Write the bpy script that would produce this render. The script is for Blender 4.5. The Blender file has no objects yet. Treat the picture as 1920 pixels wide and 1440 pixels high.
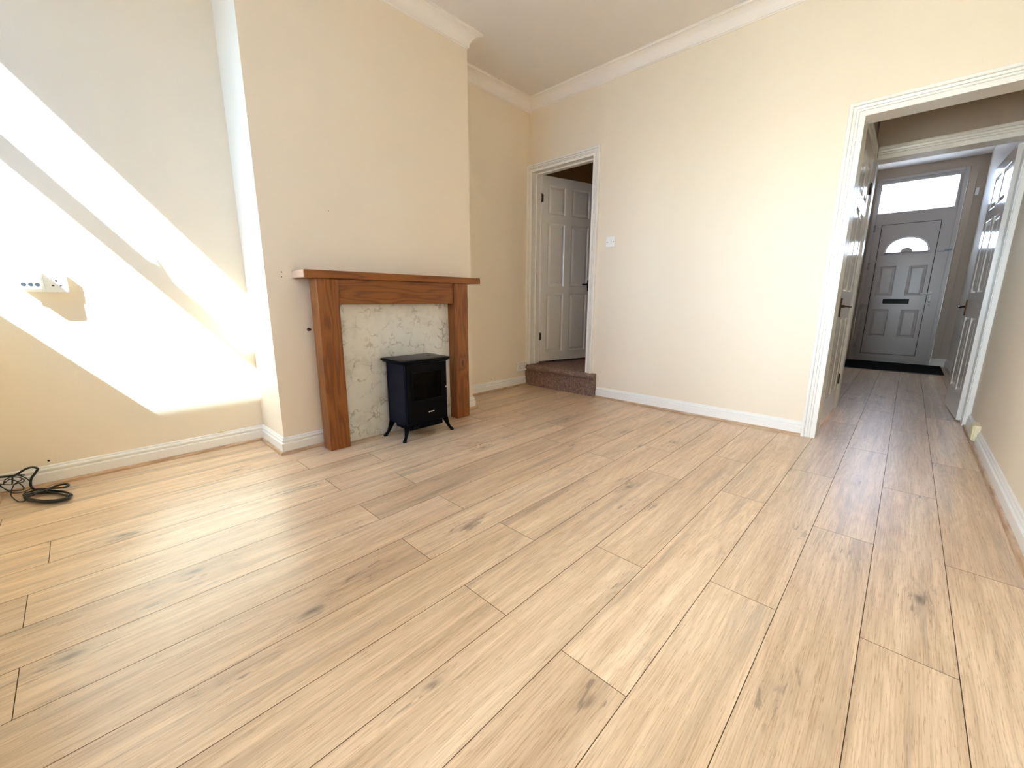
import bpy, bmesh, math, random
from mathutils import Vector, Matrix

random.seed(7)
scn = bpy.context.scene
COL = scn.collection

# ------------------------------------------------------------------ camera
CAM_POS = (3.0891, -3.4537, 0.9417)
YAW, PITCH, ROLL, FPX = -0.7612, -0.2025, 0.0033, 768.26
cam_d = bpy.data.cameras.new('camera')
cam = bpy.data.objects.new('camera', cam_d)
COL.objects.link(cam)
cam_d.sensor_fit = 'HORIZONTAL'
cam_d.sensor_width = 36.0
cam_d.lens = 36.0 * FPX / 1920.0
cam_d.clip_start = 0.02
_cy, _sy, _cp, _sp = math.cos(YAW), math.sin(YAW), math.cos(PITCH), math.sin(PITCH)
_f = Vector((_sy*_cp, _cy*_cp, _sp))
_r = Vector((_cy, -_sy, 0))
_u = _r.cross(_f)
_cr, _sr = math.cos(ROLL), math.sin(ROLL)
_r2 = _r*_cr + _u*_sr
_u2 = _u*_cr - _r*_sr
cam.matrix_world = Matrix(((_r2.x, _u2.x, -_f.x, CAM_POS[0]), (_r2.y, _u2.y, -_f.y, CAM_POS[1]),
                           (_r2.z, _u2.z, -_f.z, CAM_POS[2]), (0, 0, 0, 1)))
scn.camera = cam

# ------------------------------------------------------------------ light
SUN_DIR = Vector((-0.74, 1.0, -1.19)).normalized()
SUN_STRENGTH = 54.0
SKY_STRENGTH = 7.5
EXPOSURE = 2.85
world = bpy.data.worlds.new('daylight')
scn.world = world
world.use_nodes = True
_nt = world.node_tree
_bg = _nt.nodes['Background']
_bg.inputs['Color'].default_value = (0.78, 0.885, 1.0, 1)
_bg.inputs['Strength'].default_value = SKY_STRENGTH
sun_d = bpy.data.lights.new('sun', 'SUN')
sun_d.energy = SUN_STRENGTH
sun_d.angle = math.radians(0.6)
sun_d.color = (1.0, 0.80, 0.56)
sun = bpy.data.objects.new('sun', sun_d)
COL.objects.link(sun)
sun.rotation_euler = SUN_DIR.to_track_quat('-Z', 'Y').to_euler()
sun.location = (3, -8, 9)


def portal(name, loc, rot, sx, sy):
    d = bpy.data.lights.new(name, 'AREA')
    d.shape = 'RECTANGLE'
    d.size, d.size_y = sx, sy
    d.cycles.is_portal = True
    o = bpy.data.objects.new(name, d)
    COL.objects.link(o)
    o.location = loc
    o.rotation_euler = rot
    return o


portal('window_portal', (0.74, -4.05, 1.80), (math.radians(90), 0, 0), 1.30, 1.60)
portal('back_door_portal', (2.42, -4.05, 1.40), (math.radians(90), 0, 0), 1.20, 1.30)
portal('front_door_portal', (2.94, 5.33, 2.14), (math.radians(-90), 0, 0), 0.95, 1.10)

vs = scn.view_settings
vs.view_transform = 'Standard'
vs.look = 'None'
vs.exposure = EXPOSURE
vs.gamma = 1.0
vs.use_curve_mapping = False
try:
    scn.cycles.use_denoising = True
    scn.cycles.max_bounces = 14
    scn.cycles.diffuse_bounces = 9
    scn.cycles.glossy_bounces = 5
    scn.cycles.transparent_max_bounces = 12
    scn.cycles.sample_clamp_indirect = 12.0
    scn.cycles.caustics_reflective = False
    scn.cycles.caustics_refractive = False
except Exception:
    pass

# ------------------------------------------------------------------ dimensions
A2, BX, Y1, Y2 = 0.030, 0.400, -2.678, -1.136      # alcove wall, breast face, breast near / far edge
W, L1, L2, YF = 3.543, 1.144, 5.170, -3.860          # right wall, lobby end, front door, window wall
HB, H = 2.790, 2.890                                 # coving bottom, ceiling
HALLX = 3.590                                        # right wall of the hall
WT = 0.14

# ------------------------------------------------------------------ materials
MATS = {}


def nodes_of(m):
    m.use_nodes = True
    nt = m.node_tree
    b = nt.nodes['Principled BSDF']
    return nt, b


def N(nt, typ, **kw):
    n = nt.nodes.new(typ)
    for k, v in kw.items():
        if k.startswith('i_'):
            n.inputs[k[2:]].default_value = v
        else:
            setattr(n, k, v)
    return n


def mapping(nt, scale=(1, 1, 1), coord='Object', loc=(0, 0, 0), rot=(0, 0, 0)):
    tc = N(nt, 'ShaderNodeTexCoord')
    mp = N(nt, 'ShaderNodeMapping')
    mp.inputs['Scale'].default_value = scale
    mp.inputs['Location'].default_value = loc
    mp.inputs['Rotation'].default_value = rot
    nt.links.new(tc.outputs[coord], mp.inputs['Vector'])
    return mp.outputs['Vector']


def ramp(nt, fac, stops):
    r = N(nt, 'ShaderNodeValToRGB')
    el = r.color_ramp.elements
    while len(el) < len(stops):
        el.new(0.5)
    for e, (p, c) in zip(el, stops):
        e.position = p
        e.color = (*c, 1) if len(c) == 3 else c
    nt.links.new(fac, r.inputs['Fac'])
    return r.outputs['Color']


def mixc(nt, fac, a, b, mode='MIX'):
    m = N(nt, 'ShaderNodeMix', data_type='RGBA', blend_type=mode)
    for sock, v in ((m.inputs['Factor'], fac), (m.inputs['A'], a), (m.inputs['B'], b)):
        pass
    ins = [s for s in m.inputs]
    fac_in = ins[0]
    a_in = [s for s in ins if s.name == 'A' and s.type == 'RGBA'][0]
    b_in = [s for s in ins if s.name == 'B' and s.type == 'RGBA'][0]
    for s, v in ((fac_in, fac), (a_in, a), (b_in, b)):
        if hasattr(v, 'is_output') or isinstance(v, bpy.types.NodeSocket):
            nt.links.new(v, s)
        elif isinstance(v, (int, float)):
            s.default_value = v
        else:
            s.default_value = (*v, 1) if len(v) == 3 else v
    return [o for o in m.outputs if o.type == 'RGBA'][0]


def math_n(nt, op, a, b=None, c=None):
    m = N(nt, 'ShaderNodeMath', operation=op)
    for i, v in enumerate((a, b, c)):
        if v is None:
            continue
        if isinstance(v, bpy.types.NodeSocket):
            nt.links.new(v, m.inputs[i])
        else:
            m.inputs[i].default_value = v
    return m.outputs[0]


def bump(nt, bsdf, height, strength=0.1, dist=0.002):
    b = N(nt, 'ShaderNodeBump')
    b.inputs['Strength'].default_value = strength
    b.inputs['Distance'].default_value = dist
    nt.links.new(height, b.inputs['Height'])
    nt.links.new(b.outputs['Normal'], bsdf.inputs['Normal'])


def paint(name, col, rough=0.6, var=0.03, bump_s=0.0, bump_scale=300, spec=0.5, metallic=0.0, var_scale=1.3, bdist=0.001):
    m = bpy.data.materials.new(name)
    nt, b = nodes_of(m)
    n = N(nt, 'ShaderNodeTexNoise')
    n.inputs['Scale'].default_value = var_scale
    n.inputs['Detail'].default_value = 4
    nt.links.new(mapping(nt), n.inputs['Vector'])
    lo = tuple(c*(1-var) for c in col)
    hi = tuple(min(1, c*(1+var)) for c in col)
    nt.links.new(ramp(nt, n.outputs['Fac'], [(0.3, lo), (0.7, hi)]), b.inputs['Base Color'])
    b.inputs['Roughness'].default_value = rough
    b.inputs['Metallic'].default_value = metallic
    b.inputs['Specular IOR Level'].default_value = spec
    if bump_s:
        n2 = N(nt, 'ShaderNodeTexNoise')
        n2.inputs['Scale'].default_value = bump_scale
        n2.inputs['Detail'].default_value = 3
        nt.links.new(mapping(nt), n2.inputs['Vector'])
        bump(nt, b, n2.outputs['Fac'], bump_s, bdist)
    MATS[name] = m
    return m


WALL = paint('cream_emulsion', (0.83, 0.735, 0.59), 0.62, 0.012, 0.25, 90, 0.35, bdist=0.0015)
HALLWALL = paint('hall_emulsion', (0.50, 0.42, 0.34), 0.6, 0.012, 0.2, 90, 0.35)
CEIL = paint('ceiling_white', (0.80, 0.745, 0.69), 0.8, 0.01, 0.15, 60, 0.2)
COVE = paint('coving_white', (0.88, 0.82, 0.755), 0.6, 0.01, 0, 0, 0.3)
GLOSS = paint('white_gloss_paint', (0.86, 0.84, 0.795), 0.28, 0.01)
DOORP = paint('door_gloss_paint', (0.80, 0.775, 0.73), 0.13, 0.012, 0.05, 14, 0.5)
UPVC = paint('backlit_upvc', (0.50, 0.465, 0.455), 0.25, 0.01)  # white plastic greyed so its backlit shade sits in the colour
PLASTIC = paint('white_plastic', (0.86, 0.86, 0.84), 0.3, 0.01)
CREAMPL = paint('cream_plastic', (0.78, 0.70, 0.46), 0.45, 0.05, var_scale=40)
GREYPL = paint('grey_plastic', (0.16, 0.18, 0.22), 0.3, 0.08, var_scale=60)
BLACK = paint('black_enamel', (0.002, 0.002, 0.003), 0.30, 0.1, spec=0.10)
BLUE_SHEEN = paint('blue_sheen_enamel', (0.003, 0.004, 0.013), 0.38, 0.1, spec=0.16)  # blue reflection on the black stove sides put into the base colour
DARKIRON = paint('dark_metal', (0.05, 0.04, 0.035), 0.4, 0.1, metallic=0.8)
BRASS = paint('aged_brass', (0.07, 0.032, 0.014), 0.35, 0.2, metallic=0.9, var_scale=60)
PORT = paint('slate_plastic', (0.040, 0.045, 0.055), 0.4, 0.2, var_scale=90)
CHROME = paint('chrome', (0.75, 0.75, 0.76), 0.2, 0.02, metallic=1.0)
CABLE = paint('black_rubber', (0.012, 0.012, 0.012), 0.45, 0.1)
CABLE2 = paint('grey_rubber', (0.10, 0.095, 0.075), 0.45, 0.1)
DARK = paint('dark_void', (0.01, 0.008, 0.006), 0.8, 0.1)
SILVER = paint('silver_badge', (0.8, 0.8, 0.8), 0.3, 0.02, metallic=0.6)
RENDERW = paint('pale_render', (0.62, 0.60, 0.56), 0.9, 0.05)
BRICK = paint('dark_brick', (0.16, 0.11, 0.09), 0.9, 0.2)
PAVING = paint('paving', (0.26, 0.30, 0.33), 0.9, 0.1)
SEAM = paint('plank_seam', (0.11, 0.065, 0.03), 0.7, 0.1)
LOGMAT = paint('ember_log', (0.06, 0.022, 0.010), 0.8, 0.3, var_scale=60)
FRETMAT = paint('grey_fret', (0.035, 0.035, 0.04), 0.5, 0.2)


def glass_mat(name='clear_glass', tint=(0.95, 0.97, 0.97), refl=1.0):
    m = bpy.data.materials.new(name)
    m.use_nodes = True
    nt = m.node_tree
    nt.nodes.clear()
    out = N(nt, 'ShaderNodeOutputMaterial')
    tr = N(nt, 'ShaderNodeBsdfTransparent')
    tr.inputs['Color'].default_value = (*tint, 1)
    gl = N(nt, 'ShaderNodeBsdfGlossy')
    gl.inputs['Roughness'].default_value = 0.02
    lw = N(nt, 'ShaderNodeLayerWeight')
    lw.inputs['Blend'].default_value = 0.5
    pw = math_n(nt, 'MULTIPLY_ADD', math_n(nt, 'POWER', lw.outputs['Facing'], 4.0), 0.6*refl, 0.03*refl)
    mx = N(nt, 'ShaderNodeMixShader')
    nt.links.new(pw, mx.inputs[0])
    nt.links.new(tr.outputs[0], mx.inputs[1])
    nt.links.new(gl.outputs[0], mx.inputs[2])
    nt.links.new(mx.outputs[0], out.inputs['Surface'])
    return m


GLASS = glass_mat()
SMOKED = glass_mat('smoked_glass', (0.35, 0.35, 0.36), 0.25)
DIMMING = glass_mat('dimming_glass', (0.275, 0.345, 0.43))  # tint added to dim and cool the skylight through the window
OBSCURE = glass_mat('obscure_glass', (0.45, 0.48, 0.54))


def wood_floor():
    m = bpy.data.materials.new('oak_laminate')
    nt, b = nodes_of(m)
    at = N(nt, 'ShaderNodeAttribute', attribute_name='plank')
    tc = N(nt, 'ShaderNodeTexCoord')
    sep = N(nt, 'ShaderNodeSeparateColor')
    nt.links.new(at.outputs['Color'], sep.inputs[0])
    off = N(nt, 'ShaderNodeVectorMath', operation='MULTIPLY_ADD')
    nt.links.new(at.outputs['Color'], off.inputs[0])
    off.inputs[1].default_value = (13.0, 17.0, 9.0)
    nt.links.new(tc.outputs['Object'], off.inputs[2])
    P = off.outputs[0]

    def noise(scale, detail=4, rough=0.5, dist=0.0, vec=P, s=1.0):
        mp = N(nt, 'ShaderNodeMapping')
        mp.inputs['Scale'].default_value = scale
        nt.links.new(vec, mp.inputs['Vector'])
        n = N(nt, 'ShaderNodeTexNoise')
        n.inputs['Scale'].default_value = s
        n.inputs['Detail'].default_value = detail
        n.inputs['Roughness'].default_value = rough
        n.inputs['Distortion'].default_value = dist
        nt.links.new(mp.outputs[0], n.inputs['Vector'])
        return n.outputs['Fac']
    # knots bend the growth rings
    mpv = N(nt, 'ShaderNodeMapping')
    mpv.inputs['Scale'].default_value = (6.0, 2.5, 1)
    nt.links.new(P, mpv.inputs['Vector'])
    wob = N(nt, 'ShaderNodeTexNoise')
    wob.inputs['Scale'].default_value = 9
    wob.inputs['Detail'].default_value = 3
    nt.links.new(P, wob.inputs['Vector'])
    wadd = N(nt, 'ShaderNodeVectorMath', operation='MULTIPLY_ADD')
    nt.links.new(wob.outputs['Color'], wadd.inputs[0])
    wadd.inputs[1].default_value = (0.22, 0.22, 0)
    nt.links.new(mpv.outputs[0], wadd.inputs[2])
    vor = N(nt, 'ShaderNodeTexVoronoi')
    vor.inputs['Scale'].default_value = 1.0
    vor.inputs['Randomness'].default_value = 1.0
    nt.links.new(wadd.outputs[0], vor.inputs['Vector'])
    vsep = N(nt, 'ShaderNodeSeparateColor')
    nt.links.new(vor.outputs['Color'], vsep.inputs[0])
    rare = math_n(nt, 'GREATER_THAN', vsep.outputs[0], 0.50)
    kn = N(nt, 'ShaderNodeMapRange')
    kn.inputs['From Min'].default_value = 0.015
    kn.inputs['From Max'].default_value = 0.10
    kn.inputs['To Min'].default_value = 1
    kn.inputs['To Max'].default_value = 0
    nt.links.new(vor.outputs['Distance'], kn.inputs['Value'])
    knot = math_n(nt, 'MULTIPLY', kn.outputs[0], rare)
    knot_w = N(nt, 'ShaderNodeMapRange')
    knot_w.inputs['From Min'].default_value = 0.0
    knot_w.inputs['From Max'].default_value = 0.42
    knot_w.inputs['To Min'].default_value = 1
    knot_w.inputs['To Max'].default_value = 0
    nt.links.new(vor.outputs['Distance'], knot_w.inputs['Value'])
    kw = math_n(nt, 'MULTIPLY', knot_w.outputs[0], rare)
    kw2 = math_n(nt, 'MULTIPLY', kw, kw)
    # rings: contour lines of a noise stretched along the plank
    base = noise((5.2, 0.55, 1), 2, 0.45)
    v = math_n(nt, 'ADD', math_n(nt, 'MULTIPLY', base, 150.0), math_n(nt, 'MULTIPLY', kw2, 16.0))
    rings = math_n(nt, 'MULTIPLY_ADD', math_n(nt, 'SINE', v), 0.5, 0.5)
    fine = noise((330, 7, 1), 3, 0.6)
    mid = noise((26, 1.1, 1), 5, 0.6)
    big = noise((4.0, 0.7, 1), 3, 0.55)
    streak = noise((15, 0.8, 1), 6, 0.62, 0.4)
    c = ramp(nt, big, [(0.28, (0.65, 0.46, 0.295)), (0.5, (0.76, 0.56, 0.37)), (0.72, (0.82, 0.63, 0.43))])
    c = mixc(nt, math_n(nt, 'MULTIPLY', rings, 0.22), c, (0.46, 0.29, 0.165))
    midr = ramp(nt, mid, [(0.35, (0.76, 0.72, 0.67)), (0.62, (1.07, 1.07, 1.07))])
    c = mixc(nt, 0.75, c, midr, 'MULTIPLY')
    finr = ramp(nt, fine, [(0.32, (0.66, 0.58, 0.49)), (0.50, (1.0, 1.0, 1.0)), (0.75, (1.08, 1.08, 1.08))])
    c = mixc(nt, 0.72, c, finr, 'MULTIPLY')
    pore = noise((520, 22, 1), 2, 0.5)
    porr = ramp(nt, pore, [(0.30, (0.62, 0.52, 0.42)), (0.40, (1.0, 1.0, 1.0))])
    c = mixc(nt, 0.8, c, porr, 'MULTIPLY')
    # grey smoky streaks
    sk = N(nt, 'ShaderNodeMapRange')
    sk.inputs['From Min'].default_value = 0.56
    sk.inputs['From Max'].default_value = 0.74
    nt.links.new(streak, sk.inputs['Value'])
    c = mixc(nt, math_n(nt, 'MULTIPLY', sk.outputs[0], 0.62), c, (0.27, 0.21, 0.155))
    # short dark splits clustered near knots
    sp = noise((55, 9, 1), 4, 0.6, 0.6)
    spm = N(nt, 'ShaderNodeMapRange')
    spm.inputs['From Min'].default_value = 0.56
    spm.inputs['From Max'].default_value = 0.64
    nt.links.new(sp, spm.inputs['Value'])
    gate = N(nt, 'ShaderNodeMapRange')
    gate.inputs['From Min'].default_value = 0.03
    gate.inputs['From Max'].default_value = 0.50
    nt.links.new(kw, gate.inputs['Value'])
    c = mixc(nt, math_n(nt, 'MULTIPLY', math_n(nt, 'MULTIPLY', spm.outputs[0], gate.outputs[0]), 0.68), c, (0.16, 0.11, 0.075))
    c = mixc(nt, math_n(nt, 'MULTIPLY', kw2, 0.45), c, (0.33, 0.25, 0.18))
    c = mixc(nt, math_n(nt, 'MULTIPLY', knot, 0.72), c, (0.12, 0.075, 0.048))
    # plank to plank tone
    tone = N(nt, 'ShaderNodeMapRange')
    tone.inputs['To Min'].default_value = 0.93
    tone.inputs['To Max'].default_value = 1.07
    nt.links.new(sep.outputs[2], tone.inputs['Value'])
    c = mixc(nt, 1.0, c, tone.outputs[0], 'MULTIPLY')
    nt.links.new(c, b.inputs['Base Color'])
    rr = N(nt, 'ShaderNodeMapRange')
    rr.inputs['To Min'].default_value = 0.27
    rr.inputs['To Max'].default_value = 0.38
    nt.links.new(mid, rr.inputs['Value'])
    nt.links.new(rr.outputs[0], b.inputs['Roughness'])
    b.inputs['Specular IOR Level'].default_value = 1.0
    bump(nt, b, fine, 0.14, 0.0006)
    return m


OAK = wood_floor()


def beading_mat():
    m = bpy.data.materials.new('oak_beading')
    nt, b = nodes_of(m)
    n = N(nt, 'ShaderNodeTexNoise')
    n.inputs['Scale'].default_value = 9
    n.inputs['Detail'].default_value = 6
    nt.links.new(mapping(nt, (1, 1, 12)), n.inputs['Vector'])
    nt.links.new(ramp(nt, n.outputs['Fac'], [(0.35, (0.40, 0.24, 0.13)), (0.65, (0.60, 0.42, 0.26))]), b.inputs['Base Color'])
    b.inputs['Roughness'].default_value = 0.4
    return m


BEAD = beading_mat()


def pine_mat(name, axis, pale=False):
    m = bpy.data.materials.new(name)
    nt, b = nodes_of(m)
    sc = {'z': (9, 9, 0.9), 'y': (9, 0.9, 9)}[axis]
    n = N(nt, 'ShaderNodeTexNoise')
    n.inputs['Scale'].default_value = 1.0
    n.inputs['Detail'].default_value = 2
    nt.links.new(mapping(nt, sc), n.inputs['Vector'])
    # knots
    ks = {'z': (7, 7, 3.2), 'y': (7, 2.6, 7)}[axis]
    vor = N(nt, 'ShaderNodeTexVoronoi')
    vor.inputs['Scale'].default_value = 1.0
    nt.links.new(mapping(nt, ks, loc=(0.3, 0.1, 0.2)), vor.inputs['Vector'])
    vs_ = N(nt, 'ShaderNodeSeparateColor')
    nt.links.new(vor.outputs['Color'], vs_.inputs[0])
    rare = math_n(nt, 'GREATER_THAN', vs_.outputs[1], 0.35)
    k1 = N(nt, 'ShaderNodeMapRange')
    k1.inputs['From Min'].default_value = 0.0
    k1.inputs['From Max'].default_value = 0.45
    k1.inputs['To Min'].default_value = 1
    k1.inputs['To Max'].default_value = 0
    nt.links.new(vor.outputs['Distance'], k1.inputs['Value'])
    kw = math_n(nt, 'MULTIPLY', k1.outputs[0], rare)
    kw = math_n(nt, 'MULTIPLY', kw, kw)
    v = math_n(nt, 'ADD', math_n(nt, 'MULTIPLY', n.outputs['Fac'], 60.0), math_n(nt, 'MULTIPLY', kw, 12.0))
    rings = math_n(nt, 'MULTIPLY_ADD', math_n(nt, 'SINE', v), 0.5, 0.5)
    c = ramp(nt, rings, [(0.0, (0.185, 0.050, 0.007)), (0.30, (0.245, 0.073, 0.010)), (1.0, (0.280, 0.088, 0.012))])
    n2 = N(nt, 'ShaderNodeTexNoise')
    n2.inputs['Scale'].default_value = 1.0
    n2.inputs['Detail'].default_value = 4
    fs = {'z': (160, 160, 4), 'y': (160, 4, 160)}[axis]
    nt.links.new(mapping(nt, fs), n2.inputs['Vector'])
    c = mixc(nt, 0.5, c, ramp(nt, n2.outputs['Fac'], [(0.3, (0.65, 0.6, 0.55)), (0.7, (1.1, 1.1, 1.1))]), 'MULTIPLY')
    kk = N(nt, 'ShaderNodeMapRange')
    kk.inputs['From Min'].default_value = 0.07
    kk.inputs['From Max'].default_value = 0.12
    kk.inputs['To Min'].default_value = 1
    kk.inputs['To Max'].default_value = 0
    nt.links.new(vor.outputs['Distance'], kk.inputs['Value'])
    c = mixc(nt, math_n(nt, 'MULTIPLY', math_n(nt, 'MULTIPLY', kk.outputs[0], rare), 0.8), c, (0.045, 0.012, 0.004))
    if pale:
        c = mixc(nt, 0.8, c, (0.72, 0.47, 0.30))  # pale mix puts bounced sunlight into the colour
    nt.links.new(c, b.inputs['Base Color'])
    b.inputs['Roughness'].default_value = 0.38
    return m


PINE_V = pine_mat('stained_pine_upright', 'z')
PINE_H = pine_mat('stained_pine_rail', 'y')
PINE_LIT = pine_mat('lit_pine_end', 'z', True)


def marble_mat():
    m = bpy.data.materials.new('veined_marble')
    nt, b = nodes_of(m)
    vec = mapping(nt)
    w = N(nt, 'ShaderNodeTexNoise')
    w.inputs['Scale'].default_value = 5
    w.inputs['Detail'].default_value = 6
    w.inputs['Roughness'].default_value = 0.65
    nt.links.new(vec, w.inputs['Vector'])
    add = N(nt, 'ShaderNodeVectorMath', operation='MULTIPLY_ADD')
    nt.links.new(w.outputs['Color'], add.inputs[0])
    add.inputs[1].default_value = (0.30, 0.30, 0.30)
    nt.links.new(vec, add.inputs[2])
    vor = N(nt, 'ShaderNodeTexVoronoi', feature='DISTANCE_TO_EDGE')
    vor.inputs['Scale'].default_value = 7.5
    nt.links.new(add.outputs[0], vor.inputs['Vector'])
    ve = N(nt, 'ShaderNodeMapRange')
    ve.inputs['From Min'].default_value = 0.0
    ve.inputs['From Max'].default_value = 0.055
    ve.inputs['To Min'].default_value = 1
    ve.inputs['To Max'].default_value = 0
    nt.links.new(vor.outputs['Distance'], ve.inputs['Value'])
    g = N(nt, 'ShaderNodeTexNoise')
    g.inputs['Scale'].default_value = 9
    g.inputs['Detail'].default_value = 5
    nt.links.new(vec, g.inputs['Vector'])
    gr = N(nt, 'ShaderNodeMapRange')
    gr.inputs['From Min'].default_value = 0.46
    gr.inputs['From Max'].default_value = 0.60
    nt.links.new(g.outputs['Fac'], gr.inputs['Value'])
    cloud = ramp(nt, w.outputs['Fac'], [(0.3, (0.56, 0.56, 0.51)), (0.5, (0.74, 0.74, 0.69)), (0.75, (0.80, 0.80, 0.75))])
    c = mixc(nt, math_n(nt, 'MULTIPLY', math_n(nt, 'MULTIPLY', ve.outputs[0], gr.outputs[0]), 0.8), cloud, (0.25, 0.215, 0.16))
    nt.links.new(c, b.inputs['Base Color'])
    b.inputs['Roughness'].default_value = 0.28
    return m


MARBLE = marble_mat()


def carpet_mat():
    m = bpy.data.materials.new('brown_carpet')
    nt, b = nodes_of(m)
    n = N(nt, 'ShaderNodeTexNoise')
    n.inputs['Scale'].default_value = 190
    n.inputs['Detail'].default_value = 3
    nt.links.new(mapping(nt), n.inputs['Vector'])
    n2 = N(nt, 'ShaderNodeTexNoise')
    n2.inputs['Scale'].default_value = 26
    nt.links.new(mapping(nt), n2.inputs['Vector'])
    c = ramp(nt, n.outputs['Fac'], [(0.34, (0.12, 0.068, 0.050)), (0.52, (0.29, 0.190, 0.150)), (0.68, (0.50, 0.36, 0.30))])
    c = mixc(nt, 0.6, c, ramp(nt, n2.outputs['Fac'], [(0.3, (0.72, 0.72, 0.72)), (0.7, (1.1, 1.1, 1.1))]), 'MULTIPLY')
    nt.links.new(c, b.inputs['Base Color'])
    b.inputs['Roughness'].default_value = 0.95
    b.inputs['Specular IOR Level'].default_value = 0.1
    bump(nt, b, n.outputs['Fac'], 0.9, 0.004)
    return m


CARPET = carpet_mat()
MATBLACK = paint('coir_black', (0.012, 0.011, 0.012), 0.95, 0.3, 0.8, 220, 0.1, bdist=0.003)


# ------------------------------------------------------------------ builders
def tag(o, label=None, cat=None, group=None, kind=None):
    if label:
        o['label'] = label
    if cat:
        o['category'] = cat
    if group:
        o['group'] = group
    if kind:
        o['kind'] = kind
    return o


def world_loc(o):
    v = Vector((0, 0, 0))
    while o:
        v = v + Vector(o.location)
        o = o.parent
    return v


def obj(name, bm, mat, parent=None, local=False, smooth=False, sharp=35):
    """Link a bmesh as one mesh object; coordinates are world ones unless local."""
    if parent is not None and not local:
        bmesh.ops.translate(bm, verts=bm.verts, vec=-world_loc(parent))
    bmesh.ops.recalc_face_normals(bm, faces=bm.faces)
    me = bpy.data.meshes.new(name)
    if smooth:
        for f in bm.faces:
            f.smooth = True
        lim = math.radians(sharp)
        for e in bm.edges:
            if len(e.link_faces) == 2 and e.calc_face_angle(0) > lim:
                e.smooth = False
    bm.to_mesh(me)
    bm.free()
    mats = mat if isinstance(mat, (list, tuple)) else [mat]
    for m in mats:
        me.materials.append(m)
    o = bpy.data.objects.new(name, me)
    COL.objects.link(o)
    if parent is not None:
        o.parent = parent
    return o


def empty(name, loc, rz=0.0, label=None, cat=None, group=None, kind=None, parent=None):
    o = bpy.data.objects.new(name, None)
    COL.objects.link(o)
    o.location = loc
    o.rotation_euler = (0, 0, rz)
    o.empty_display_size = 0.05
    if parent:
        o.parent = parent
    return tag(o, label, cat, group, kind)


def box(bm, x0, x1, y0, y1, z0, z1, bev=0.0, seg=2, mi=0):
    vs_ = [bm.verts.new((x, y, z)) for z in (z0, z1) for y in (y0, y1) for x in (x0, x1)]
    fs = []
    for idx in ((0, 2, 3, 1), (4, 5, 7, 6), (0, 1, 5, 4), (2, 6, 7, 3), (0, 4, 6, 2), (1, 3, 7, 5)):
        f = bm.faces.new([vs_[i] for i in idx])
        f.material_index = mi
        fs.append(f)
    if bev > 0:
        es = list({e for f in fs for e in f.edges})
        bmesh.ops.bevel(bm, geom=es, offset=bev, segments=seg, profile=0.5, affect='EDGES')
    return vs_


def new():
    return bmesh.new()


def bx(*a, **k):
    bm = new()
    box(bm, *a, **k)
    return bm


def moulding(bm, path, profile, to3d, side=1, closed=False, caps=True):
    """Sweep profile (s across, h off the plane) along a 2D path with mitred corners."""
    n = len(path)
    P = [Vector(p) for p in path]
    rings = []
    for i in range(n):
        dirs = []
        if closed or i > 0:
            dirs.append((P[i]-P[i-1]).normalized())
        if closed or i < n-1:
            dirs.append((P[(i+1) % n]-P[i]).normalized())
        ns = [Vector((-d.y, d.x))*side for d in dirs]
        if len(ns) == 2:
            m = (ns[0]+ns[1])
            m = m / max(1e-6, (1+ns[0].dot(ns[1])))
        else:
            m = ns[0]
        rings.append([bm.verts.new(to3d(P[i]+m*s, h)) for s, h in profile])
    k = len(profile)
    rng = range(n) if closed else range(n-1)
    for i in rng:
        a, b = rings[i], rings[(i+1) % n]
        for j in range(k-1):
            bm.faces.new((a[j], b[j], b[j+1], a[j+1]))
    if caps and not closed:
        for r in (rings[0], rings[-1]):
            try:
                bm.faces.new(r)
            except ValueError:
                pass


def flat(z=0.0):
    return lambda p, h: (p.x, p.y, h+z)


def on_y(y, sign=-1):
    """2D path (x,z) on a wall plane y; h sticks out towards sign*y."""
    return lambda p, h: (p.x, y+sign*h, p.y)


def on_x(x, sign=1):
    return lambda p, h: (x+sign*h, p.x, p.y)


def frame2(d):
    d = d.normalized()
    up = Vector((0, 0, 1)) if abs(d.z) < 0.9 else Vector((1, 0, 0))
    a = d.cross(up).normalized()
    return a, a.cross(d).normalized()


def tube(bm, pts, rad, seg=8, caps=True, closed=False):
    pts = [Vector(p) for p in pts]
    n = len(pts)
    rads = rad if isinstance(rad, (list, tuple)) else [rad]*n
    rings = []
    prev = None
    for i in range(n):
        d = (pts[(i+1) % n]-pts[i-1]) if (closed or 0 < i < n-1) else (pts[1]-pts[0] if i == 0 else pts[-1]-pts[-2])
        d.normalize()
        if prev is None:
            a, b = frame2(d)
        else:
            a = (prev-d*prev.dot(d))
            a = a.normalized() if a.length > 1e-5 else frame2(d)[0]
            b = d.cross(a).normalized()
        prev = a
        rings.append([bm.verts.new(pts[i]+(a*math.cos(t)+b*math.sin(t))*rads[i]) for t in [2*math.pi*k/seg for k in range(seg)]])
    for i in range(n if closed else n-1):
        r0, r1 = rings[i], rings[(i+1) % n]
        for k in range(seg):
            bm.faces.new((r0[k], r0[(k+1) % seg], r1[(k+1) % seg], r1[k]))
    if caps and not closed:
        bm.faces.new(rings[0])
        bm.faces.new(rings[-1])


def spline(pts, per=6, closed=False):
    pts = [Vector(p) for p in pts]
    n = len(pts)
    out = []
    rng = range(n) if closed else range(n-1)
    for i in rng:
        p1, p2 = pts[i], pts[(i+1) % n]
        p0 = pts[i-1] if (closed or i > 0) else p1
        p3 = pts[(i+2) % n] if (closed or i+2 < n) else p2
        for k in range(per):
            t = k/per
            out.append(0.5*((2*p1)+(p2-p0)*t+(2*p0-5*p1+4*p2-p3)*t*t+(3*p1-p0-3*p2+p3)*t**3))
    if not closed:
        out.append(pts[-1])
    return out


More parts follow.
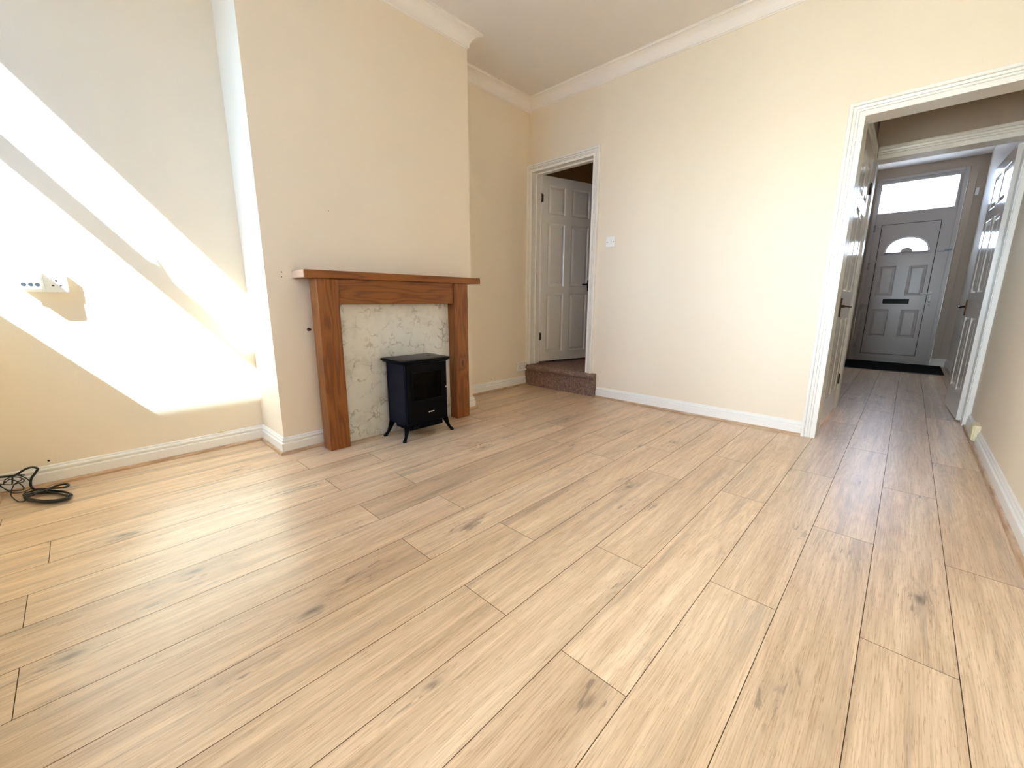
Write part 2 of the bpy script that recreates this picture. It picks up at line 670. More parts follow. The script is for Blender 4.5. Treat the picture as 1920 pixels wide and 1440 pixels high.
def disc(bm, c, axis, r, depth, seg=20, rx=None):
    """short cylinder centred at c along axis ('x','y','z')."""
    c = Vector(c)
    ring = []
    for s in (-0.5, 0.5):
        rr = []
        for k in range(seg):
            t = 2*math.pi*k/seg
            a, b = r*math.cos(t), (rx or r)*math.sin(t)
            v = {'x': Vector((s*depth, a, b)), 'y': Vector((a, s*depth, b)), 'z': Vector((a, b, s*depth))}[axis]
            rr.append(bm.verts.new(c+v))
        ring.append(rr)
    for k in range(seg):
        bm.faces.new((ring[0][k], ring[0][(k+1) % seg], ring[1][(k+1) % seg], ring[1][k]))
    bm.faces.new(ring[0])
    bm.faces.new(ring[1])


# ================================================================== SETTING
# ---- floor: individual planks with grooves, running away from the window wall
def build_floor():
    PW, PL = 0.1965, 1.335
    ROW = {-1: -2.65, 0: -2.40, 1: -2.672, 2: -2.47, 3: -2.670, 4: -2.318, 5: -2.663, 6: -2.358, 7: -2.666, 8: -2.353, 9: -1.345, 10: -0.986,
           11: -1.347, 12: -0.845, 13: -1.332, 14: -0.751, 15: -0.076, 16: -0.705, 17: -1.400}
    X0 = 2.529-13*PW
    bm = new()
    lay = bm.loops.layers.float_color.new('plank')
    g, dp = 0.0010, 0.0022
    xmin, xmax, ymin, ymax = -0.02, 3.70, YF-0.10, 5.26
    for k in range(-1, 19):
        xa, xb = X0+k*PW, X0+(k+1)*PW
        xa, xb = max(xa, xmin), min(xb, xmax)
        if xb-xa < 0.02:
            continue
        y = ROW.get(k, -2.0)
        while y > ymin:
            y -= PL
        while y < ymax:
            ya, yb = max(y, ymin), min(y+PL, ymax)
            y += PL
            if yb-ya < 0.003:
                continue
            col = (random.random(), random.random(), random.random(), 1)
            top = [bm.verts.new((px, py, 0.0)) for px, py in ((xa+g, ya+g), (xb-g, ya+g), (xb-g, yb-g), (xa+g, yb-g))]
            bot = [bm.verts.new((px, py, -dp)) for px, py in ((xa, ya), (xb, ya), (xb, yb), (xa, yb))]
            f = bm.faces.new(top)
            for lp in f.loops:
                lp[lay] = col
            for i in range(4):
                f2 = bm.faces.new((bot[i], bot[(i+1) % 4], top[(i+1) % 4], top[i]))
                f2.material_index = 1
                for lp in f2.loops:
                    lp[lay] = col
    vs_ = [bm.verts.new(p) for p in ((xmin, ymin, -0.0021), (xmax, ymin, -0.0021), (xmax, ymax, -0.0021), (xmin, ymax, -0.0021),
                                     (xmin, ymin, -0.12), (xmax, ymin, -0.12), (xmax, ymax, -0.12), (xmin, ymax, -0.12))]
    for idx in ((0, 1, 2, 3), (7, 6, 5, 4), (0, 4, 5, 1), (1, 5, 6, 2), (2, 6, 7, 3), (3, 7, 4, 0)):
        f = bm.faces.new([vs_[i] for i in idx])
        f.material_index = 1
    me = bpy.data.meshes.new('floor')
    bm.to_mesh(me)
    bm.free()
    me.materials.append(OAK)
    me.materials.append(SEAM)
    o = bpy.data.objects.new('floor', me)
    COL.objects.link(o)
    tag(o, 'pale oak laminate floor of long planks with knots', kind='structure')


build_floor()


def struct(name, bm, mat, label=None, smooth=False, parent=None):
    o = obj(name, bm, mat, parent, smooth=smooth)
    if parent is None:
        tag(o, label, kind='structure')
    return o


# ---- ceiling
bm = new()
box(bm, -0.25, 3.80, YF-0.20, 0.10, H, H+0.2)
struct('ceiling', bm, CEIL, 'plain white ceiling of the living room')
bm = new()
box(bm, 2.30, 3.80, 0.10, L2+0.20, 2.86, 3.09)
struct('ceiling', bm, CEIL, 'ceiling of the lobby and hall beyond the far wall')

# ---- left side walls
wall_left = struct('wall_left', bx(-0.25, 0.0, YF-0.2, Y1+0.05, -0.1, H+0.02), WALL, 'cream left wall of the near alcove, lit by a sun patch')
wall_breast = struct('wall_chimney_breast', bx(-0.05, BX, Y1, Y2, -0.1, H+0.02), WALL, 'cream chimney breast wall behind the fireplace')
wall_alcove = struct('wall_alcove', bx(-0.25, A2, Y2-0.02, 0.0, -0.1, H+0.02), WALL, 'cream wall of the alcove between chimney breast and far wall')
# small screw holes and scuffs in the plaster
def holes(parent, items, axis):
    for (p, r) in items:
        b_ = new()
        disc(b_, p, axis, r, 0.002, 10)
        obj('screw_hole', b_, DARK, parent)


holes(wall_breast, [((BX+0.0005, -2.590, 1.097), 0.0035), ((BX+0.0005, -2.592, 1.070), 0.0028), ((BX+0.0005, -2.284, 1.479), 0.0022)], 'x')
holes(wall_left, [((0.0005, -3.660, 0.125), 0.0050)], 'x')
holes(wall_alcove, [((A2+0.0005, -0.558, 0.129), 0.0040)], 'x')

# ---- far wall with two openings
DAx0, DAx1, DAz0, DAz1 = 0.088, 0.822, 0.235, 2.225      # raised doorway, clear opening
D1x0, D1z = 2.737, 2.030                                  # wide doorway, clear opening reaches the right wall
LN = 0.022                                                # lining thickness
bm = new()
box(bm, -0.25, DAx0-LN, 0, WT, -0.1, H+0.02)
box(bm, DAx0-LN, DAx1+LN, 0, WT, DAz1+LN, H+0.02)
box(bm, DAx0-LN, DAx1+LN, 0.0, WT, -0.1, 0.199)
box(bm, DAx1+LN, D1x0-LN, 0, WT, -0.1, H+0.02)
box(bm, D1x0-LN, W+0.15, 0, WT, D1z+LN, H+0.02)
wall_far = struct('wall_far', bm, WALL, 'cream far wall pierced by two white-framed doorways')

# ---- right wall
wall_right = struct('wall_right', bx(W, W+0.2, YF-0.2, L1+0.02, -0.1, H+0.02), WALL, 'cream right wall running into the lobby')

# ---- window wall behind the camera (outside the picture)
WX0, WX1, WZ0, WZ1 = 0.04, 1.40, 1.00, 2.56
GX0, GX1, GZ1 = 1.84, 3.00, 2.05
bm = new()
box(bm, -0.25, WX0, YF-0.14, YF, -0.1, H+0.02)
box(bm, WX0, WX1, YF-0.14, YF, -0.1, WZ0)
box(bm, WX0, WX1, YF-0.14, YF, WZ1, H+0.02)
box(bm, WX1, GX0, YF-0.14, YF, -0.1, H+0.02)
box(bm, GX0, GX1, YF-0.14, YF, GZ1, H+0.02)
box(bm, GX0, GX1, YF-0.14, YF, -0.1, 0.05)
box(bm, GX1, W+0.15, YF-0.14, YF, -0.1, H+0.02)
wall_near = struct('wall_near', bm, WALL, 'cream window wall behind the camera')

# window frame with transom; the sun comes through here
win = empty('window_1', (WX0, YF, WZ0), label='white framed window with a top light, beside the near alcove', kind='structure')
bm = new()
fy0, fy1 = -3.970, -3.900
box(bm, WX0, WX0+0.06, fy0, fy1, WZ0, WZ1)
box(bm, WX1-0.06, WX1, fy0, fy1, WZ0, WZ1)
box(bm, WX0+0.06, WX1-0.06, fy0, fy1, 2.494, WZ1)
box(bm, WX0+0.06, WX1-0.06, fy0, fy1, 2.008, 2.060)
box(bm, WX0+0.06, WX1-0.06, fy0, fy1, WZ0, 1.060)
obj('window_frame', bm, UPVC, win)
bm = new()
box(bm, WX0+0.05, WX1-0.05, -3.938, -3.930, 1.05, 2.015)
box(bm, WX0+0.05, WX1-0.05, -3.938, -3.930, 2.05, 2.50)
obj('window_pane', bm, DIMMING, win)
obj('window_sill', bx(WX0-0.04, WX1+0.04, YF-0.05, YF+0.030, WZ0-0.006, WZ0+0.018, bev=0.004), GLOSS, win)
bm = new()
box(bm, 0.560, 0.620, -3.900, -3.875, 2.026, 2.052, bev=0.004)
tube(bm, spline([(0.600, -3.876, 2.040), (0.570, -3.866, 2.062), (0.530, -3.862, 2.080), (0.450, -3.862, 2.084)]), [0.009]*7+[0.006]*12, 8)
obj('window_handle', bm, UPVC, win, smooth=True)

# glazed back door beside the camera; lower panel is added to shade the floor
gd = empty('door_5', (GX0, YF, 0), label='glazed white back door beside the camera', kind='structure')
bm = new()
for x0_, x1_, z0_, z1_ in ((GX0, GX0+0.09, 0.05, GZ1), (2.38, 2.46, 0.80, GZ1-0.10), (GX1-0.09, GX1, 0.05, GZ1), (GX0+0.09, GX1-0.09, GZ1-0.10, GZ1), (GX0+0.09, GX1-0.09, 0.05, 0.80)):
    box(bm, x0_, x1_, fy0, fy1, z0_, z1_)
obj('door_frame', bm, UPVC, gd)
obj('door_pane', bx(GX0+0.08, GX1-0.08, -3.938, -3.930, 0.79, GZ1-0.09), GLASS, gd)

# ---- lobby behind the wide doorway, hall and stairwell shells
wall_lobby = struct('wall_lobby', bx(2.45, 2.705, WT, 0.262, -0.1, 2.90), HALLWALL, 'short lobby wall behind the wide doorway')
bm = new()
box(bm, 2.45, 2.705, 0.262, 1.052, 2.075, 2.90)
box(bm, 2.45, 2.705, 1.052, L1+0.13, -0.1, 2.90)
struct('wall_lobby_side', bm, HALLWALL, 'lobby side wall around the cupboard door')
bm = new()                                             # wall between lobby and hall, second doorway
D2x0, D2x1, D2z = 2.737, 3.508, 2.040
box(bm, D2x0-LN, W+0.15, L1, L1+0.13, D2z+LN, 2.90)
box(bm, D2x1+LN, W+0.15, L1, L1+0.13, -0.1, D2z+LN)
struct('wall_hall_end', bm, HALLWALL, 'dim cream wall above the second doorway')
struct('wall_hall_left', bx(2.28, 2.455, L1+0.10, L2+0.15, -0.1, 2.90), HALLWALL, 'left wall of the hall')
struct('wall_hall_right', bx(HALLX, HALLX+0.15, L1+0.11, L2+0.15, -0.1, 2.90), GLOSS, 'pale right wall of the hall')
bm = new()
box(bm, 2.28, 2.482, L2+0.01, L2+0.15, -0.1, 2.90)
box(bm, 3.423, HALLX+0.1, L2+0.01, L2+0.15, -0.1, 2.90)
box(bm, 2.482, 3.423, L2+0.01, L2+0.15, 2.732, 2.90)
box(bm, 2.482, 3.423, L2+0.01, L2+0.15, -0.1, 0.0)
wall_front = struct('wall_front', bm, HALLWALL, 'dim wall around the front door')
# stairwell behind the raised doorway
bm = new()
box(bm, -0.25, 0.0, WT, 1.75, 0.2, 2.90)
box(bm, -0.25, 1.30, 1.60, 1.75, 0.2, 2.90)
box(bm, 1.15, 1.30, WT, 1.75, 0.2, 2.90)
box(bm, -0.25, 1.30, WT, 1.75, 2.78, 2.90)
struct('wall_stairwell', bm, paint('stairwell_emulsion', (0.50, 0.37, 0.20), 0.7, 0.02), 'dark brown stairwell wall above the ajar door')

# ---- outside world
struct('ground', bx(-30, 40, -40, 40, -0.40, -0.16), PAVING, 'paved ground outside')
struct('wall_offshoot', bx(3.60, 7.5, -9.2, YF-0.16, -0.2, 6.13), BRICK, 'dark brick rear extension outside the window')
struct('added_canopy', bx(1.98, 3.58, YF-2.10, YF-0.14, 2.20, 2.28), BRICK, 'unseen canopy added to block high sky over the back door')  # added out of view to keep high skylight off the near floor
struct('wall_party_outer', bx(-0.60, -0.26, YF-0.2, L2+0.2, -0.2, 3.2), RENDERW, 'outer party wall')

# ---- architraves, linings
ARCH = [(0.0, 0.0), (0.0, 0.014), (0.002, 0.016), (0.027, 0.016), (0.028, 0.008), (0.031, 0.008), (0.032, 0.019), (0.041, 0.020), (0.042, 0.011),
        (0.045, 0.011), (0.046, 0.022), (0.056, 0.024), (0.059, 0.023), (0.060, 0.013), (0.063, 0.013), (0.064, 0.025), (0.070, 0.028), (0.080, 0.028), (0.083, 0.024), (0.083, 0.0)]


def arch(path, to3d, side, scale=1.0):
    bm = new()
    moulding(bm, path, [(s*scale, h) for s, h in ARCH], to3d, side=side)
    return bm


# raised doorway: the architrave is tight in the corner on the left
t1 = empty('trim_1', (0.46, 0, DAz0), label='white moulded architrave and lining of the raised doorway', kind='structure')
bm = new()
moulding(bm, [(DAx0, DAz0-0.012), (DAx0, DAz1), (DAx1, DAz1), (DAx1, DAz0-0.012)], [(s*0.86, h) for s, h in ARCH], on_y(0.0), side=1)
obj('architrave', bm, GLOSS, t1)
bm = new()
box(bm, DAx0-LN, DAx0, -0.002, WT+0.005, DAz0-0.01, DAz1+LN)
box(bm, DAx1, DAx1+LN, -0.002, WT+0.005, DAz0-0.01, DAz1+LN)
box(bm, DAx0, DAx1, -0.002, WT+0.005, DAz1, DAz1+LN)
box(bm, DAx0, DAx0+0.012, 0.055, 0.088, DAz0-0.01, DAz1)
box(bm, DAx1-0.012, DAx1, 0.055, 0.088, DAz0-0.01, DAz1)
box(bm, DAx0, DAx1, 0.055, 0.088, DAz1-0.012, DAz1)
obj('door_lining', bm, GLOSS, t1)

# wide doorway
t2 = empty('trim_2', (3.1, 0, 0), label='white moulded architrave and lining of the wide doorway', kind='structure')
bm = new()
moulding(bm, [(D1x0, 0.0), (D1x0, D1z), (W-0.001, D1z)], ARCH, on_y(0.0), side=1)
obj('architrave', bm, GLOSS, t2)
bm = new()
box(bm, D1x0-LN, D1x0, -0.002, WT+0.005, 0.0, D1z+LN)
box(bm, D1x0, W-0.001, -0.002, WT+0.005, D1z, D1z+LN)
obj('door_lining', bm, GLOSS, t2)

# second doorway (to the hall)
t3 = empty('trim_3', (3.1, L1, 0), label='white architrave and lining of the inner doorway to the hall', kind='structure')
bm = new()
moulding(bm, [(D2x0, D2z), (W-0.001, D2z)], [(s*1.14, h) for s, h in ARCH], on_y(L1), side=1)
box(bm, D2x1+0.004, W-0.001, L1-0.020, L1, 0.0, D2z+0.09, bev=0.003)
obj('architrave', bm, GLOSS, t3)
bm = new()
box(bm, D2x0-LN, D2x0, L1-0.002, L1+0.135, 0.0, D2z+LN)
box(bm, D2x1, D2x1+LN+0.02, L1-0.002, L1+0.135, 0.0, D2z+LN)
box(bm, D2x0, D2x1, L1-0.002, L1+0.135, D2z, D2z+LN)
obj('door_lining', bm, GLOSS, t3)

# cupboard doorway in the lobby side wall
SDy0, SDy1, SDz = 0.290, 1.040, 2.055
t4 = empty('trim_4', (2.705, 0.66, 0), label='white architrave of the side door inside the lobby', kind='structure')
bm = new()
moulding(bm, [(SDy0, 0.0), (SDy0, SDz), (SDy1, SDz), (SDy1, 0.0)], [(s*1.05, h) for s, h in ARCH], on_x(2.705, 1), side=1)
obj('architrave', bm, GLOSS, t4)
bm = new()
box(bm, 2.60, 2.708, SDy0-LN, SDy0-0.002, 0, SDz+LN)
box(bm, 2.60, 2.708, SDy1+0.002, SDy1+0.012, 0, SDz+LN)
box(bm, 2.60, 2.708, SDy0-0.002, SDy1+0.002, SDz+0.002, SDz+LN)
obj('door_lining', bm, GLOSS, t4)

# ---- coving around the room
COVP = [(0.0, -0.100), (0.004, -0.100), (0.006, -0.094), (0.011, -0.092)]
for i in range(9):
    t = math.pi/2*i/8
    COVP.append((0.084-0.072*math.cos(t), -0.091+0.078*math.sin(t)))
COVP += [(0.086, -0.006), (0.092, -0.005), (0.092, 0.0)]
bm = new()
moulding(bm, [(W, 0.0), (A2, 0.0), (A2, Y2), (BX, Y2), (BX, Y1), (0.0, Y1), (0.0, YF), (W, YF)], COVP, flat(H), side=1, closed=True)
struct('trim_5', bm, COVE, 'white curved coving round the ceiling')

# ---- skirting boards with oak beading
SKIRT = [(0.0, 0.102), (0.006, 0.102), (0.009, 0.098), (0.009, 0.092), (0.013, 0.089), (0.015, 0.084), (0.014, 0.078), (0.009, 0.073), (0.008, 0.069), (0.018, 0.067), (0.019, 0.064), (0.018, 0.0), (0.0, 0.0)]
QUAD = [(0.018, 0.018)] + [(0.019+0.015*math.sin(t), 0.002+0.016*math.cos(t)) for t in [math.pi/2*k/5 for k in range(6)]] + [(0.034, 0.0)]


def skirting(name, path, side, label, bead=True, scale=1.0):
    e = empty(name, (path[0][0], path[0][1], 0), label=label, kind='structure')
    b_ = new()
    moulding(b_, path, [(s, h*scale) for s, h in SKIRT], flat(0), side=side)
    obj('skirting_board', b_, GLOSS, e)
    if bead:
        b_ = new()
        moulding(b_, path, QUAD, flat(0), side=side)
        obj('beading', b_, BEAD, e)
    return e


skirting('baseboard_left', [(0.0, YF), (0.0, Y1), (BX, Y1), (BX, -2.440)], -1, 'white skirting board of the near alcove and chimney corner')
skirting('baseboard_alcove', [(BX, -1.350), (BX, Y2), (A2, Y2), (A2, -0.034)], -1, 'white skirting board of the far alcove')
skirting('baseboard_far', [(0.955, 0.0), (D1x0-0.083, 0.0)], -1, 'white skirting board along the far wall')
skirting('baseboard_right', [(W, 0.52), (W, YF)], -1, 'white skirting board along the right wall')
bsr = skirting('baseboard_lobby', [(W, L1-0.022), (W, 0.69)], -1, 'short skirting board beside the cream box')
skirting('baseboard_near', [(GX0, YF), (0.0, YF)], -1, 'white skirting board under the window')
skirting('baseboard_hall', [(3.425, L2+0.01), (HALLX, L2+0.01), (HALLX, L1+0.16)], -1, 'white skirting board in the hall corner', bead=False, scale=1.15)


# ================================================================== DOORS
def relief(bm, u0, u1, z0, z1, y, s, depth=0.010, arch_=0):
    """sunk and fielded panel between the given edges on face y; s = outward direction of that face."""
    def rect(i, d):
        return [bm.verts.new((px, y-s*d, pz)) for px, pz in ((u0+i, z0+i), (u1-i, z0+i), (u1-i, z1-i), (u0+i, z1-i))]
    seq = [rect(0, 0), rect(0.004, 0.001), rect(0.012, depth), rect(0.020, depth), rect(0.042, 0.0025), rect(0.043, 0.0025)]
    for a, b in zip(seq[:-1], seq[1:]):
        for i in range(4):
            bm.faces.new((a[i], a[(i+1) % 4], b[(i+1) % 4], b[i]))
    bm.faces.new(seq[-1])


def panel_leaf(w, h, t, us, zs):
    """leaf in local coords: x along width, y 0..t, z 0..h. us, zs = panel intervals."""
    bm = new()
    for y, s in ((0.0, -1), (t, 1)):
        uc = [0.0]+[v for p in us for v in p]+[w]
        zc = [0.0]+[v for p in zs for v in p]+[h]
        for i in range(len(uc)-1):
            for j in range(len(zc)-1):
                if i % 2 == 1 and j % 2 == 1:
                    relief(bm, uc[i], uc[i+1], zc[j], zc[j+1], y, s)
                else:
                    bm.faces.new([bm.verts.new((px, y, pz)) for px, pz in ((uc[i], zc[j]), (uc[i+1], zc[j]), (uc[i+1], zc[j+1]), (uc[i], zc[j+1]))])
    for (a, b) in (((0, 0), (w, 0)), ((w, 0), (w, h)), ((w, h), (0, h)), ((0, h), (0, 0))):
        bm.faces.new([bm.verts.new(p) for p in ((a[0], 0, a[1]), (b[0], 0, b[1]), (b[0], t, b[1]), (a[0], t, a[1]))])
    bmesh.ops.remove_doubles(bm, verts=bm.verts, dist=0.0002)
    return bm


def butt_hinge(parent, x, y, z):
    b_ = new()
    tube(b_, [(x, y, z-0.040), (x, y, z+0.040)], 0.0065, 10)
    tube(b_, [(x, y, z-0.046), (x, y, z-0.040)], 0.0045, 8)
    tube(b_, [(x, y, z+0.040), (x, y, z+0.046)], 0.0045, 8)
    box(b_, x-0.002, x+0.022, y-0.001, y+0.003, z-0.038, z+0.038)
    return obj('hinge', b_, DARKIRON, parent, local=True, smooth=True)


def lever(parent, x, y, z, sy, dirx, mat=BRASS):
    """scroll lever on a slim backplate: plate on face y, sy = outward, lever runs towards dirx."""
    b_ = new()
    box(b_, x-0.013, x+0.013, min(y, y+sy*0.009), max(y, y+sy*0.009), z-0.060, z+0.060, bev=0.002)
    box(b_, x-0.018, x+0.018, min(y, y+sy*0.006), max(y, y+sy*0.006), z-0.030, z+0.030, bev=0.001)
    tube(b_, [(x, y+sy*0.055, z+0.058), (x, y+sy*0.004, z+0.058)][1:]+[(x, y+sy*0.005, z+0.068)], 0.005, 8)
    tube(b_, [(x, y+sy*0.005, z-0.055), (x, y+sy*0.005, z-0.066)], [0.006, 0.003], 8)
    h = obj('handle', b_, mat, parent, local=True)
    b_ = new()
    pts = spline([(x, y, z+0.012), (x, y+sy*0.030, z+0.012), (x+dirx*0.008, y+sy*0.047, z+0.012), (x+dirx*0.050, y+sy*0.050, z+0.013),
                  (x+dirx*0.090, y+sy*0.050, z+0.008), (x+dirx*0.112, y+sy*0.048, z+0.010), (x+dirx*0.122, y+sy*0.046, z+0.004)], 5)
    n = len(pts)
    rad = [0.010]*5+[0.0065]*5+[0.006+0.003*math.sin(k/(n-11)*math.pi*1.0)+(0.0035 if k > n-15 else 0) for k in range(n-10)]
    rad[-1] = 0.003
    tube(b_, pts, rad, 10)
    obj('lever', b_, mat, h, local=True, smooth=True)
    return h


SIX_Z = [(0.100, 0.760), (0.835, 1.507), (1.590, 1.885)]
# door of the raised doorway, opened inwards
dA = empty('door_1', (0.110, 0.130, 0.255), rz=math.radians(73.5), label='white six-panel door standing ajar above the carpeted step', kind='structure')
bm = panel_leaf(0.74, 1.972, 0.036, [(0.078, 0.312), (0.398, 0.650)], SIX_Z)
bmesh.ops.translate(bm, verts=bm.verts, vec=(0, 0, 0))
obj('door_leaf', bm, DOORP, dA, local=True)
for z in (1.743, 0.285):
    butt_hinge(dA, -0.012, -0.008, z)
lever(dA, 0.668, 0.0, 0.855, -1, -1, DARKIRON)

# side door in the lobby (closed)
dB = empty('door_2', (2.690, SDy0+0.002, 0.012), rz=math.radians(90), label='white six-panel side door on the left of the lobby', kind='structure')
SZ2 = [(0.19, 0.80), (1.00, 1.58), (1.67, 1.93)]
bm = panel_leaf(0.746, 2.040, 0.036, [(0.095, 0.335), (0.415, 0.650)], SZ2)
bmesh.ops.translate(bm, verts=bm.verts, vec=(0, -0.036, 0))
obj('door_leaf', bm, DOORP, dB, local=True)
lever(dB, 0.050, -0.036, 0.880, -1, 1)
for z in (1.80, 0.27):
    butt_hinge(dB, 0.738, -0.042, z)

# right-hand hall door, folded back along the hall wall
ang = math.atan2(2.035-1.290, 3.450-3.483)
dC = empty('door_3', (3.483, 1.290, 0.012), rz=ang, label='white panelled door folded back along the right side of the hall', kind='structure')
bm = panel_leaf(0.746, 2.020, 0.030, [(0.10, 0.335), (0.415, 0.650)], SZ2)
bmesh.ops.translate(bm, verts=bm.verts, vec=(0, -0.030, 0))
obj('door_leaf', bm, DOORP, dC, local=True)
lever(dC, 0.695, 0.0, 0.872, 1, -1)


# ---- front door
def front_door():
    root = empty('door_4', (2.95, L2, 0), label='white front door with a fan-shaped light and a wide top light', kind='structure')
    y0, y1 = L2, L2+0.075
    X0_, X1_ = 2.486, 3.420
    b_ = new()
    lx0, lx1, lz0, lz1 = 2.614, 3.246, 0.131, 2.066
    wx0, wx1, wz0, wz1 = 2.540, 3.340, 2.236, 2.645
    # frame
    for a in ((X0_, lx0-0.004, y0, y1, 0.008, lz1+0.004), (lx1+0.004, X1_, y0, y1, 0.008, lz1+0.004), (lx0-0.004, lx1+0.004, y0, y1, 0.008, lz0-0.004),
              (X0_, X1_, y0, y1, lz1+0.004, wz0-0.02), (X0_, wx0-0.02, y0, y1, wz0-0.02, 2.730), (wx1+0.02, X1_, y0, y1, wz0-0.02, 2.730),
              (wx0-0.02, wx1+0.02, y0, y1, wz1+0.02, 2.730)):
        box(b_, *a)
    # raised outer lip and mid mullion line
    for a in ((X0_, X0_+0.045, y0-0.012, y0, 0.008, 2.730), (X1_-0.045, X1_, y0-0.012, y0, 0.008, 2.730), (X0_+0.045, X1_-0.045, y0-0.012, y0, 2.690, 2.730),
              (X0_+0.045, X1_-0.045, y0-0.008, y0, 0.008, 0.060)):
        box(b_, *a, bev=0.003)
    obj('door_frame', b_, UPVC, root)
    # dark gasket recess round the leaf
    b_ = new()
    box(b_, lx0-0.010, lx1+0.010, y0+0.055, y0+0.066, lz0-0.010, lz1+0.010)
    # opening through gasket for the fan light: build as four strips instead
    b_.free()
    b_ = new()
    for a in ((lx0-0.012, lx0+0.008, y0+0.030, y0+0.036, lz0-0.012, lz1+0.012), (lx1-0.008, lx1+0.012, y0+0.030, y0+0.036, lz0-0.012, lz1+0.012),
              (lx0+0.008, lx1-0.008, y0+0.030, y0+0.036, lz0-0.012, lz0+0.008), (lx0+0.008, lx1-0.008, y0+0.030, y0+0.036, lz1-0.008, lz1+0.012)):
        box(b_, *a)
    obj('seal', b_, CABLE, root)
    # leaf with the fan-shaped hole
    b_ = new()
    yl = y0-0.004
    g = 0.004
    A = (lx0+g, lx1-g, lz0+g, lz1-g)
    cxf, zf0 = 2.936, 1.664
    R, Rz, r, rz = 0.222, 0.192, 0.060, 0.048
    outer = []
    for k in range(0, 25):
        t = math.pi*k/24
        outer.append((cxf+R*math.cos(t), zf0+Rz*(abs(math.sin(t))**0.85)))
    inner = [(cxf-r*math.cos(math.pi*k/10), zf0+rz*math.sin(math.pi*k/10)) for k in range(0, 11)]
    hole = outer+inner
    zf_lo, zf_hi = 1.560, 1.960
    sb = new()
    rect_pts = [(A[0], zf_lo), (A[1], zf_lo), (A[1], zf_hi), (A[0], zf_hi)]
    vv = [sb.verts.new((px, yl, pz)) for px, pz in rect_pts]
    hv = [sb.verts.new((px, yl, pz)) for px, pz in hole]
    ed = [sb.edges.new((vv[i], vv[(i+1) % 4])) for i in range(4)]+[sb.edges.new((hv[i], hv[(i+1) % len(hv)])) for i in range(len(hv))]
    bmesh.ops.triangle_fill(sb, use_beauty=True, use_dissolve=False, edges=ed)
    ext = bmesh.ops.extrude_face_region(sb, geom=list(sb.faces))
    bmesh.ops.translate(sb, verts=[e for e in ext['geom'] if isinstance(e, bmesh.types.BMVert)], vec=(0, 0.044, 0))
    me = bpy.data.meshes.new('tmp')
    sb.to_mesh(me)
    sb.free()
    b_.from_mesh(me)
    bpy.data.meshes.remove(me)
    box(b_, A[0], A[1], yl, yl+0.044, zf_hi, A[3])
    # lower part: grid with four moulded panels
    pz = [(0.398, 0.819), (1.017, 1.459)]
    pu = [(2.668, 2.862), (3.000, 3.196)]
    uc = [A[0]]+[v for p in pu for v in p]+[A[1]]
    zc = [A[2]]+[v for p in pz for v in p]+[zf_lo]
    for i in range(5):
        for j in range(5):
            if i % 2 == 1 and j % 2 == 1:
                relief(b_, uc[i], uc[i+1], zc[j], zc[j+1], yl, -1, depth=0.008)
            else:
                b_.faces.new([b_.verts.new((px, yl, pz_)) for px, pz_ in ((uc[i], zc[j]), (uc[i+1], zc[j]), (uc[i+1], zc[j+1]), (uc[i], zc[j+1]))])
    box(b_, A[0], A[1], yl+0.012, yl+0.044, A[2], zf_lo)
    for a in ((A[0], A[0]+0.002, yl, yl+0.02, A[2], zf_lo), (A[1]-0.002, A[1], yl, yl+0.02, A[2], zf_lo), (A[0], A[1], yl, yl+0.02, A[2], A[2]+0.002)):
        box(b_, *a)
    leaf = obj('door_leaf', b_, UPVC, root)
    # moulded surround of the fan light
    b_ = new()
    for rr, ss in ((R+0.020, Rz+0.018),):
        pts = [(cxf+rr*math.cos(math.pi*k/24), yl-0.002, zf0+ss*(abs(math.sin(math.pi*k/24))**0.85)) for k in range(25)]
        tube(b_, pts, 0.010, 8)
    tube(b_, [(cxf-R-0.022, yl-0.002, zf0-0.012), (cxf+R+0.022, yl-0.002, zf0-0.012)], 0.010, 8)
    tube(b_, [(cxf-r*math.cos(math.pi*k/10), yl-0.001, zf0+rz*math.sin(math.pi*k/10)) for k in range(11)], 0.007, 8)
    box(b_, cxf-R-0.055, cxf+R+0.055, yl-0.006, yl, zf0-0.040, zf0-0.030, bev=0.002)
    obj('fan_light_beading', b_, UPVC, leaf, smooth=True)
    b_ = new()
    hv = [b_.verts.new((px, yl+0.022, pz_)) for px, pz_ in hole]
    ed = [b_.edges.new((hv[i], hv[(i+1) % len(hv)])) for i in range(len(hv))]
    bmesh.ops.triangle_fill(b_, use_beauty=True, use_dissolve=False, edges=ed)
    obj('fan_light_pane', b_, OBSCURE, leaf)
    # thin leading bars in the fan light
    b_ = new()
    for k in range(-5, 6):
        tube(b_, [(cxf+k*0.020, yl+0.020, zf0+0.125+0.008*math.sin(k*1.7)), (cxf+k*0.020+0.009, yl+0.020, zf0+0.131-0.006*math.sin(k*1.1))], 0.0012, 5)
    obj('fan_light_decoration', b_, GREYPL, leaf)
    # letter plate
    b_ = bx(2.775, 3.068, yl-0.006, yl-0.0005, 0.905, 0.972, bev=0.004)
    lp = obj('letter_plate', b_, MATBLACK, leaf)
    b_ = new()
    for z_ in (0.915, 0.925, 0.935, 0.945, 0.955):
        box(b_, 2.785, 3.058, yl-0.011, yl-0.006, z_, z_+0.006)
    obj('brush', b_, CABLE, lp)
    # top light
    obj('top_light_pane', bx(wx0-0.015, wx1+0.015, y0+0.030, y0+0.036, wz0-0.015, wz1+0.015), OBSCURE, root)
    b_ = new()
    for a in ((wx0-0.020, wx0, y0-0.006, y0+0.05, wz0-0.020, wz1+0.020), (wx1, wx1+0.020, y0-0.006, y0+0.05, wz0-0.020, wz1+0.020),
              (wx0, wx1, y0-0.006, y0+0.05, wz0-0.020, wz0), (wx0, wx1, y0-0.006, y0+0.05, wz1, wz1+0.020)):
        box(b_, *a, bev=0.004)
